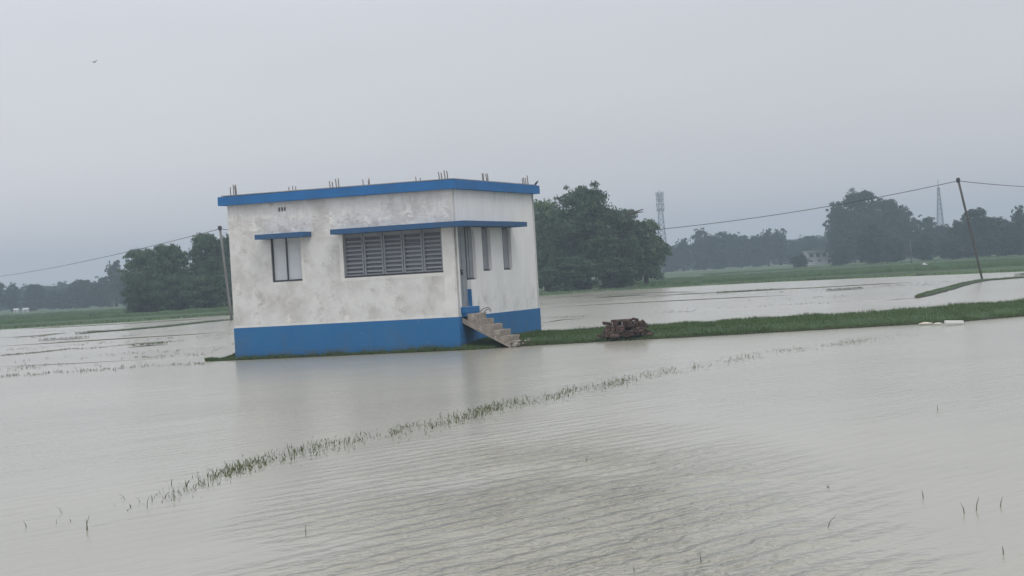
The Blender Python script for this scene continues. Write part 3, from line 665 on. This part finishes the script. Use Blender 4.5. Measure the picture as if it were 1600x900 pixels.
# single stalks that stand alone in the near water
stalks = [(134, 828, 'bent short stalk alone in the water at the lower left', [(0, .12, .3), (.02, .09, -.2)]),
          (478, 837, 'single upright stalk in the ripples below the drowned grass line', [(0, .09, .02)]),
          (915, 722, 'short stalk leaning right in the middle of the near water', [(0, .07, .5)]),
          (1096, 880, 'small upright stalk by the bottom edge right of the ripples', [(0, .06, -.1)]),
          (1293, 762, 'tiny dark sprout above the slanting stick', [(0, .025, .1), (.015, .02, -.4)]),
          (1290, 824, 'thin stick slanting steeply to the right out of the water', [(0, .08, 1.0)]),
          (1443, 778, 'faint short stalk left of the paired reeds', [(0, .06, -.15)]),
          (1508, 802, 'left and shorter reed of the pair leaning towards each other', [(0, .08, -.35)]),
          (1524, 798, 'right and taller reed of the pair at the lower right', [(0, .10, .35)]),
          (1562, 792, 'pale thin reed right of the paired reeds', [(0, .07, .4)]),
          (1568, 866, 'lone upright stalk close to the lower right corner', [(0, .05, -.05)]),
          (1465, 642, 'small upright stalk in the open water at mid right', [(0, .07, .05)]),
          (992, 894, 'short stub poking out at the bottom edge of the water', [(0, .04, -.3)])]
for px, py, lab, st_ in stalks:
    p = G(px, py); parts = []
    for dx, h, ln_ in st_: parts.append(tube([(dx, 0, -.05), (dx+ln_*h*.4, 0, h*.5), (dx+ln_*h, .01, h)], [.0045, .004, .0015], 5))
    o = link('stalk', pymesh('stalk', *merge(parts)), SEED); o.location = (p.x, p.y, 0); tag(o, lab, 'stalk', 'single stalks standing in the near water')

# ------------------------------------------------------------------ trees
def crown_mesh(name, seed, n, leaf, blobs=30, flat=.35, skirt=.12, droop=0.0, top=1.0, spiky=0.0):
    """unit crown: height 0..1, half-width about .5; leaf faces on clumps that make an uneven outline"""
    r = np.random.default_rng(seed); C = []; Rr = []
    for i in range(blobs):
        z = skirt+(top-skirt)*r.random()**.9; env = math.sqrt(max(.02, 1-((z-.42)/.60)**2)); env = min(env, 1)
        a = r.uniform(0, 2*np.pi); rad = .36*env*math.sqrt(r.uniform(.15, 1)); s = r.uniform(.085, .17)*(1.0 if z < .75 else .8)
        C.append((rad*math.cos(a), rad*math.sin(a), min(z, 1-s*.8))); Rr.append(s)
    for i in range(18):                     # inner mass
        z = skirt+.08+(.80*top-skirt)*i/17; env = math.sqrt(max(.02, 1-((z-.40)/.62)**2)); a = i*2.4
        C.append((.20*env*math.cos(a), .20*env*math.sin(a), z)); Rr.append(.17*env)
    for i in range(int(spiky*10)):          # small outlying sprays
        z = r.uniform(.45, 1.02); env = math.sqrt(max(.02, 1-((z-.42)/.62)**2)); a = r.uniform(0, 2*np.pi); rad = .47*env
        C.append((rad*math.cos(a), rad*math.sin(a), z)); Rr.append(r.uniform(.03, .06))
    C = np.array(C); Rr = np.array(Rr); wgt = Rr**2; ci = r.choice(len(C), n, p=wgt/wgt.sum())
    d = r.normal(0, 1, (n, 3)); d /= np.linalg.norm(d, axis=1)[:, None]
    d[:, 2] = np.where(d[:, 2] < -.4, -d[:, 2]*.5, d[:, 2])
    rr = Rr[ci]*(1-.45*r.random(n)**2.2)*(1+.12*r.normal(0, 1, n)); P = C[ci]+d*rr[:, None]*np.array([1.15, 1.15, .85]); P[:, 2] -= droop*np.linalg.norm(P[:, :2], axis=1)**2
    P[:, 2] = np.clip(P[:, 2], .005, 2)
    nrm = d+np.array([0, 0, .25])+r.normal(0, .48, (n, 3)); nrm /= np.linalg.norm(nrm, axis=1)[:, None]
    t1 = np.cross(nrm, r.normal(0, 1, (n, 3))); t1 /= np.linalg.norm(t1, axis=1)[:, None]; t2 = np.cross(nrm, t1)
    s = leaf*r.uniform(.6, 1.35, n)[:, None]
    q = np.stack([P-t1*s, P-t2*s*.55, P+t1*s, P+t2*s*.55], 1).reshape(-1, 3)
    return tri_mesh(name, q, 4)
def trunk_mesh(seed, th=.05):
    r = random.Random(seed); parts = [tube([(0, 0, -.05), (.01, 0, .15), (r.uniform(-.03, .03), 0, .4), (r.uniform(-.05, .05), .02, .7)], [th, th*.75, th*.55, th*.25], 8)]
    for i in range(6):
        a = r.uniform(0, 6.28); z = .18+.07*i; l = r.uniform(.18, .32)
        parts.append(tube([(0, 0, z), (l*.5*math.cos(a), l*.5*math.sin(a), z+l*.45), (l*math.cos(a), l*math.sin(a), z+l*.8)], [th*.4, th*.25, th*.1], 5))
    return pymesh('trunk', *merge(parts), True)
trunks = [trunk_mesh(s) for s in range(3)]
for t in trunks: t.materials.append(BARK)
def plant_tree(name, px, top, wpx, Y, crown, m, label, cat='tree', group=None, z0=None, rz=None, dy=0, tk=0):
    base = D(px, 450, Y); x = base.x; gz = field_z(x, Y) if z0 is None else z0
    H = D(px, top, Y).z-gz; W = wpx/F_PX*Y
    r = empty(name, (x, Y+dy, gz-.05)); tag(r, label, cat, group)
    c = link('crown', crown, None, r); c.scale = (W, W*.9, H); c.rotation_euler = (0, 0, rz if rz is not None else (px*1.7) % 6.28)
    if m is not None:
        c.material_slots[0].link = 'OBJECT'; c.material_slots[0].material = m
    t = link('trunk', trunks[tk % 3], None, r); t.scale = (H*.9, H*.9, H)
    return r
def C_(seed, n, leaf, **k):
    me = crown_mesh('crown', seed, n, leaf, **k); me.materials.append(LEAF); return me
# near clump right of the house
cr_big = C_(1, 26000, .0165, blobs=46, spiky=2.2, skirt=.05); cr_r1 = C_(2, 20000, .020, blobs=34, skirt=.05, spiky=1); cr_droop = C_(3, 16000, .021, blobs=28, skirt=.12, droop=.22, spiky=1.5)
cr_l1 = C_(4, 20000, .020, blobs=36, skirt=.03, spiky=1); cr_l2 = C_(5, 18000, .021, blobs=30, skirt=.03, spiky=1.5)
plant_tree('broadleaf_tree', 856, 312, 92, 196, cr_r1, LEAF2, 'paler green bushy tree rising just behind the right edge of the house')
plant_tree('broadleaf_tree', 918, 289, 128, 190, cr_big, LEAF, 'tallest dark broadleaf tree with a ragged top right of the house')
plant_tree('broadleaf_tree', 975, 326, 96, 193, cr_r1, LEAF, 'dark rounded tree between the tallest tree and the drooping one', rz=2.2)
plant_tree('drooping_tree', 1010, 342, 86, 197, cr_droop, LEAF2, 'drooping tree at the right end of the clump beside the house')
plant_tree('bush', 895, 400, 120, 184, cr_l2, LEAF, 'wide dark bush under the trees right of the house', 'bush')
plant_tree('bush', 965, 402, 82, 184, cr_l1, LEAF, 'low dark bush below the rounded tree at the clump foot', 'bush')
# bare dead branch reaching out of the clump
b0 = D(968, 345, 190); b1 = D(984, 334, 190); b2 = D(1005, 327, 190); b3 = D(976, 336, 190)
o = link('dead_frond', pymesh('dead_frond', *merge([tube([b0, b1, b2], [.10, .13, .05], 6), tube([b1, D(996, 332, 190), D(1006, 331, 190)], [.06, .07, .03], 5)])), BARK)
tag(o, 'bare pale branch sticking out to the right above the rounded tree', 'branch')
# near clump left of the house
plant_tree('broadleaf_tree', 224, 388, 82, 204, cr_l1, LEAF, 'leftmost dark tree of the dense clump left of the house')
plant_tree('broadleaf_tree', 268, 380, 84, 200, cr_l2, LEAF, 'dark tree second from left in the dense clump left of the house', rz=1)
plant_tree('broadleaf_tree', 326, 364, 84, 206, cr_r1, LEAF, 'taller dark tree standing beside the left utility pole', rz=4)
plant_tree('broadleaf_tree', 362, 366, 90, 212, cr_l1, LEAF, 'dark tree half hidden behind the left edge of the house', rz=2.5)
for px, w_, t, lab in ((215, 66, 436, 'low dark bush at the left foot of the left clump'), (262, 76, 428, 'low dark bush below the second tree of the left clump'), (306, 76, 430, 'low dark bush in the middle foot of the left clump'), (348, 72, 428, 'low dark bush behind the left utility pole')):
    plant_tree('bush', px, t, w_, 197, cr_l2, LEAF, lab, 'bush', rz=px)
# farther trees
far = [C_(20+i, 5200, .034, blobs=26, skirt=.0, spiky=1.5) for i in range(4)]
farb = [C_(30+i, 12000, .024, blobs=38, skirt=.0, spiky=2.0) for i in range(3)]
tallm = C_(40, 5200, .032, blobs=16, skirt=.1, spiky=3)
wide = C_(41, 4200, .040, blobs=18, skirt=.0, spiky=1, top=.95)
FT = [  # px, top, width px, distance, mesh, label
 (-6, 438, 30, 450, tallm, 'thin hazy tree cut by the left picture edge'),
 (18, 443, 26, 450, far[0], 'small pointed hazy tree second from the left picture edge'),
 (53, 444, 36, 445, far[1], 'rounded hazy tree standing free in the far left line'),
 (92, 452, 44, 450, far[2], 'low rounded hazy tree left of the middle of the far left line'),
 (128, 438, 50, 440, far[3], 'broad hazy tree at the middle of the far left line'),
 (158, 433, 44, 430, far[0], 'broad hazy tree right of the middle of the far left line'),
 (180, 408, 30, 420, tallm, 'slender hazy tree with wispy top just left of the dense left clump'),
 (196, 424, 40, 410, far[1], 'hazy tree touching the left side of the dense left clump'),
 (1070, 373, 26, 480, tallm, 'small pointed hazy tree right of the telecom tower foot'),
 (1052, 384, 34, 485, far[3], 'low hazy tree at the foot of the telecom tower'),
 (1102, 358, 44, 480, far[0], 'pale rounded tree that tops the far line right of the telecom tower'),
 (1132, 362, 38, 478, far[1], 'second rounded tree of the far line right of the telecom tower'),
 (1160, 364, 38, 482, far[2], 'flat topped hazy tree in the middle of the far right line'),
 (1186, 368, 30, 480, far[3], 'low hazy tree before the palm like one in the far line'),
 (1203, 358, 24, 475, tallm, 'slim tree with a tufted dark top in the far line'),
 (1222, 358, 30, 480, tallm, 'slim hazy tree with two tufts beside the tufted one'),
 (1246, 376, 34, 490, far[0], 'low hazy tree behind the left end of the white building'),
 (1270, 368, 44, 500, far[1], 'wide hazy tree standing behind the white building'),
 (1296, 372, 36, 495, far[2], 'hazy tree behind the right end of the white building'),
 (1319, 316, 48, 400, tallm, 'tall open crowned tree at the left of the big grey green group'),
 (1350, 299, 76, 395, farb[0], 'tallest wide tree of the big grey green group on the right'),
 (1388, 312, 76, 400, farb[1], 'broad tree right of the tallest in the big grey green group'),
 (1414, 322, 48, 405, farb[2], 'smaller crown on the right shoulder of the big grey green group'),
 (1446, 338, 50, 400, far[2], 'rounded tree left of the lattice mast'),
 (1478, 352, 44, 395, far[3], 'lower tree at the foot of the lattice mast'),
 (1504, 344, 44, 345, far[0], 'dark tree just behind the right utility pole'),
 (1530, 326, 56, 340, farb[1], 'large dark tree right of the right utility pole'),
 (1562, 338, 54, 345, farb[2], 'dark rounded tree sloping down towards the right edge'),
 (1598, 322, 26, 350, tallm, 'tall thin tree at the right picture edge'),
 (1594, 345, 50, 345, farb[0], 'broad dark tree cut by the right picture edge'),
 (1630, 335, 60, 350, far[1], 'dark tree just beyond the right picture edge')]
for i, (px, top, w_, Y, me, lab) in enumerate(FT):
    w_ *= 1.3
    plant_tree('distant_tree', px, top, w_, Y, me, LEAFF, lab, group='distant trees along the field edge', tk=i)
# low scrub in front of the far trees
SB = [(1365, 352, 56, 330, 'darkest low bush before the big grey green group'), (1318, 384, 50, 350, 'low bush right of the white building'), (1252, 398, 34, 350, 'small bush left of the white building'), (1400, 372, 50, 345, 'low bush left of the short pole'),
      (1445, 368, 56, 340, 'low bush right of the short pole'), (1490, 366, 52, 335, 'low bush left of the right utility pole'), (1540, 366, 60, 330, 'low bush right of the right utility pole'), (1585, 362, 56, 330, 'low bush near the right edge')]
for i, (px, top, w_, Y, lab) in enumerate(SB):
    plant_tree('scrub_bush', px, top, w_, Y, far[i % 4], LEAFF, lab, 'bush', 'scrub bushes before the distant trees', rz=i*1.3)
# unbroken hazy back line
r_ = random.Random(8); bl = []
px = -40
while px < 1680:
    if True:
        hz = 477-.0579*px; top = hz-(26 if px < 400 else 34)+r_.uniform(-6, 6)
        if 1040 < px < 1240: top += 0
        bl.append((px, top, r_.uniform(38, 58)))
    px += r_.uniform(17, 25)
for i, (px, top, w_) in enumerate(bl):
    where = 'left of the house' if px < 345 else 'behind the house' if px < 860 else 'between the dark clump and the white building' if px < 1290 else 'behind the taller trees on the right'
    plant_tree('background_tree', px, top, w_, r_.uniform(520, 600), far[i % 4], LEAFF, 'low bluish tree in the hazy horizon line ' + where, group='hazy back trees ' + where, tk=i)

# ------------------------------------------------------------------ poles and wires
def pole(base, top, r0, r1, m, label, knob=True):
    o = empty('utility_pole', base); d = Vector(top)-Vector(base)
    link('pole_shaft', pymesh('pole_shaft', *tube([d*-.05, d*.25, d*.5, d*.75, d], [r0, r0*.95, (r0+r1)/2, r1*1.05, r1], 10), True), m, o)
    if knob:
        link('insulator', pymesh('insulator', *tube([d+Vector((0, 0, -.22)), d+Vector((0, 0, -.1)), d+Vector((0, 0, .04)), d+Vector((0, 0, .1))], [r1*1.1, r1*1.9, r1*1.7, r1*.6], 8), True), WIRE, o)
    return tag(o, label, 'pole')
pr = G(1535, 438); prt = D(1497, 280, pr.y); pl = G(362, 500); plt = D(343.5, 355, pl.y)
pole(pr, prt, .068, .068, DPOLE, 'leaning dark utility pole on the narrow bund at the right')
pole(pl, plt, .095, .08, POLE, 'grey leaning utility pole at the left edge of the house')
pL2 = Vector((-98, 330, .2)); pR2 = Vector((47, 158, .2))
pole(pL2, pL2+Vector((-.5, 0, 6.6)), .13, .1, POLE, 'grey utility pole far left outside the picture carrying the left cable')
pole(pR2, pR2+Vector((-.3, 0, 6.4)), .13, .1, POLE, 'grey utility pole far right outside the picture carrying the right cable')
def cable(a, b, sag, label):
    a, b = Vector(a), Vector(b); P = [a.lerp(b, t/40)-Vector((0, 0, sag*4*(t/40)*(1-t/40))) for t in range(41)]
    tag(link('cable', pymesh('cable', *tube(P, .021, 6), True), WIRE), label, 'cable')
cable(plt-Vector((0, 0, .12)), prt-Vector((0, 0, .10)), 1.95, 'sagging black cable running from behind the house to the right pole')
cable(plt-Vector((0, 0, .12)), pL2+Vector((-.5, 0, 6.5)), .9, 'black cable sloping down to the left from the left pole')
cable(prt-Vector((0, 0, .10)), pR2+Vector((-.3, 0, 6.3)), .15, 'short black cable leaving the right pole at its right')
pt = G(1424, 410.5, field_z(70, 340)); pb = empty('short_pole', (pt.x, 300, field_z(pt.x*300/pt.y, 300))); pb.location.x = D(1424, 410, 300).x
hp = D(1424, 374, 300).z-pb.location.z
link('pole_shaft', pymesh('pole_shaft', *tube([(0, 0, -.3), (0, 0, hp)], [.09, .075], 8), True), STEEL, pb)
link('pole_cap', pymesh('pole_cap', *tube([(0, 0, hp-.25), (0, 0, hp+.02)], [.13, .13], 8), True), STEEL, pb)
tag(pb, 'short pale pole standing in front of the trees on the right', 'pole')
tag(link('marker_stone', lump(77, .45, .8), HUT), 'tiny white block on the field right of the short pole', 'marker').location = (*D(1444, 411, 230).xy, field_z(D(1444, 411, 230).x, 230)+.05)

# ------------------------------------------------------------------ towers
def lattice(name, px, toppx, Y, wb, wt, label, head, spire):
    b = D(px, 450, Y); x = b.x; top = D(px, toppx, Y).z; o = empty(name, (x, Y, 0)); n = 14
    def leg(k, z): a = math.pi/4+k*math.pi/2; w_ = (wb+(wt-wb)*min(1, z/top*1.12))/2; return Vector((w_*math.cos(a)*1.414, w_*math.sin(a)*1.414, z))
    for k in range(4):
        link('leg', pymesh('leg', *tube([leg(k, top*.94*i/n) for i in range(n+1)], .17, 5)), STEEL, o)
    br_ = []
    for i in range(n):
        z0, z1 = top*.94*i/n, top*.94*(i+1)/n
        for k in range(4):
            br_.append(tube([leg(k, z0), leg((k+1) % 4, z1)], .085, 4)); br_.append(tube([leg((k+1) % 4, z0), leg(k, z1)], .085, 4)); br_.append(tube([leg(k, z1), leg((k+1) % 4, z1)], .085, 4))
    q = link('bracing', pymesh('bracing', *merge(br_)), STEEL, o); q['kind'] = 'stuff'
    if head:
        for j, z in enumerate((.99, .93, .86)):
            for k in range(6):
                a = k*math.pi/3+j*.5; p = Vector((1.55*math.cos(a), 1.55*math.sin(a), top*z-1.4))
                link('antenna', pymesh('antenna', *tube([p-Vector((0, 0, 1.1)), p+Vector((0, 0, 1.1))], .22, 6)), STEEL, o)
        for z in (.985, .925, .86, .80):
            rr = [Vector((1.5*math.cos(t*math.pi/6), 1.5*math.sin(t*math.pi/6), top*z-1.2)) for t in range(13)]
            link('antenna_ring', pymesh('antenna_ring', *tube(rr, .16, 5)), STEEL, o)
        for k in range(4):
            a = k*math.pi/2+.3
            link('dish', pymesh('dish', *tube([(1.0*math.cos(a), 1.0*math.sin(a), top*.76), (1.6*math.cos(a), 1.6*math.sin(a), top*.76)], [.2, .75], 10)), STEEL, o)
    link('mast', pymesh('mast', *tube([(0, 0, top*.9), (0, 0, top+spire)], [.2, .10], 5)), STEEL, o)
    return tag(o, label, 'tower')
lattice('telecom_tower', 1039, 297, 850, 4.6, 1.3, 'pale telecom tower with a crowded antenna head rising behind the far trees', True, .6)
lattice('lattice_mast', 1475, 286, 850, 4.2, .8, 'slim pale lattice mast rising behind trees near the right pole', False, 2.0)

# ------------------------------------------------------------------ far buildings
Yb = 405; p0 = D(1262, 404, Yb); p1 = D(1308, 404, Yb); zb = field_z(p0.x, Yb); wB = p1.x-p0.x; ht = D(1285, 391.5, Yb).z-zb
bd = empty('white_building', (p0.x, Yb, zb)); tag(bd, 'long low white building with a verandah in front of the far trees', 'building')
box('wall', 0, wB*.94, .9, 5, -.3, ht-.15, HUT, bd); box('wall', 0, wB*.62, 0, .1, -.3, .62, HUT, bd)
box('roof', -.25, wB+.2, -.3, 5.3, ht-.148, ht, ROOFG, bd)
box('parapet', 0, wB*.95, .7, .88, ht*.36, ht*.52, HUT, bd)
for k in range(5): box('pillar', k*wB*.22, k*wB*.22+.2, .1, .3, -.2, ht-.15, HUT, bd)
for k in range(4): box('window', .6+k*wB*.22, 1.35+k*wB*.22, .86, .899, ht*.56, ht*.80, HUTD, bd)
for k in range(3): box('door', .5+k*wB*.3, 1.1+k*wB*.3, .85, .895, .05, ht*.34, HUTD, bd)
for px, w_, lab, nm in ((24, 7, 'left one of two tiny white huts before the far left trees', 'hut'), (39, 8.5, 'right and wider one of two tiny white huts before the far left trees', 'hut')):
    Yh = 395; p = D(px, 480, Yh); z = field_z(p.x, Yh); W_ = w_/F_PX*Yh; h = tag(empty('hut', (p.x-W_/2, Yh, z)), lab, 'hut')
    box('wall', 0, W_, 0, 1.2, -.2, .62, HUT, h)
    V = [(-.08, -.1, .6), (W_+.08, -.1, .6), (W_+.08, 1.3, .6), (-.08, 1.3, .6), (-.08, .6, .92), (W_+.08, .6, .92)]
    link('roof', pymesh('roof', V, [(0, 1, 5, 4), (2, 3, 4, 5), (0, 4, 3), (1, 2, 5), (0, 3, 2, 1)]), HUT, h)
    box('door', W_*.4, W_*.62, -.03, -.001, .02, .45, HUTD, h)

# ------------------------------------------------------------------ birds
def bird_body(name, parts_pts, m, parent): return link(name, pymesh(name, *tube(parts_pts[0], parts_pts[1], 8), True), m, parent)
pbd = HL(.10, D_+.02, H_+.25)
bd1 = tag(empty('perched_bird', pbd, .4), 'small dark bird perched on the right corner of the roof edge', 'bird')
bird_body('body', ([(-.12, 0, .03), (-.08, 0, .05), (-.02, 0, .09), (.04, 0, .14), (.07, 0, .185), (.095, 0, .215), (.125, 0, .215), (.155, 0, .20)], [.008, .02, .045, .05, .035, .030, .022, .002]), FEATHER, bd1)
for s in (-1, 1): link('leg', pymesh('leg', *tube([(.0, .018*s, .07), (.01, .018*s, 0)], .005, 5)), FEATHER, bd1)
link('tail', pymesh('tail', [(-.08, .02, .06), (-.08, -.02, .06), (-.20, -.025, -.01), (-.20, .025, -.01), (-.08, .02, .05), (-.08, -.02, .05), (-.20, -.025, -.015), (-.20, .025, -.015)], [(0, 1, 2, 3), (7, 6, 5, 4), (0, 3, 7, 4), (1, 5, 6, 2), (2, 6, 7, 3), (0, 4, 5, 1)]), FEATHER, bd1)
bd1.scale = (.62, .62, .62)
fp = D(147, 97, 120)
bd2 = tag(empty('flying_bird', fp, .3), 'pale grey bird flying high in the sky at the upper left', 'bird')
bird_body('body', ([(-.16, 0, 0), (-.1, 0, 0), (0, 0, 0), (.1, 0, .01), (.14, 0, .02), (.18, 0, .01)], [.006, .03, .045, .04, .025, .003]), FEATHG, bd2)
for s in (-1, 1):
    V = []; 
    for (x, y, z, c) in ((.0, .02, .02, .11), (-.01, .12, .05, .10), (-.03, .22, .085, .07), (-.07, .30, .10, .02)):
        V += [(x+c/2, y*s, z), (x-c/2, y*s, z-.004), (x+c/2, y*s, z-.010), (x-c/2, y*s, z-.010)]
    Fc = []
    for i in range(3):
        o = i*4; Fc += [(o, o+4, o+5, o+1), (o+2, o+3, o+7, o+6), (o, o+2, o+6, o+4), (o+1, o+5, o+7, o+3)]
    Fc += [(0, 1, 3, 2), (12, 14, 15, 13)]
    w_o = link('wing', pymesh('wing', V, Fc), FEATHG, bd2); w_o.rotation_euler = (0, 0, R_(-50)*0)
bd2.rotation_euler = (R_(0), R_(0), R_(70))

# ------------------------------------------------------------------ haze
HZ = bpy.data.materials.new('humid_haze'); HZ.use_nodes = True; t = HZ.node_tree
t.nodes.remove(t.nodes['Principled BSDF']); pv = N(t, 'ShaderNodeVolumePrincipled')
pv.inputs['Density'].default_value = .00092; pv.inputs['Color'].default_value = (.70, .855, 1.0, 1); pv.inputs['Anisotropy'].default_value = 0
t.links.new(pv.outputs[0], t.nodes['Material Output'].inputs['Volume'])
hz = box('haze', -2000, 2000, -100, 2000, -1.5, 48, HZ); tag(hz, kind='stuff', label='pale humid haze over the flooded fields', cat='haze')
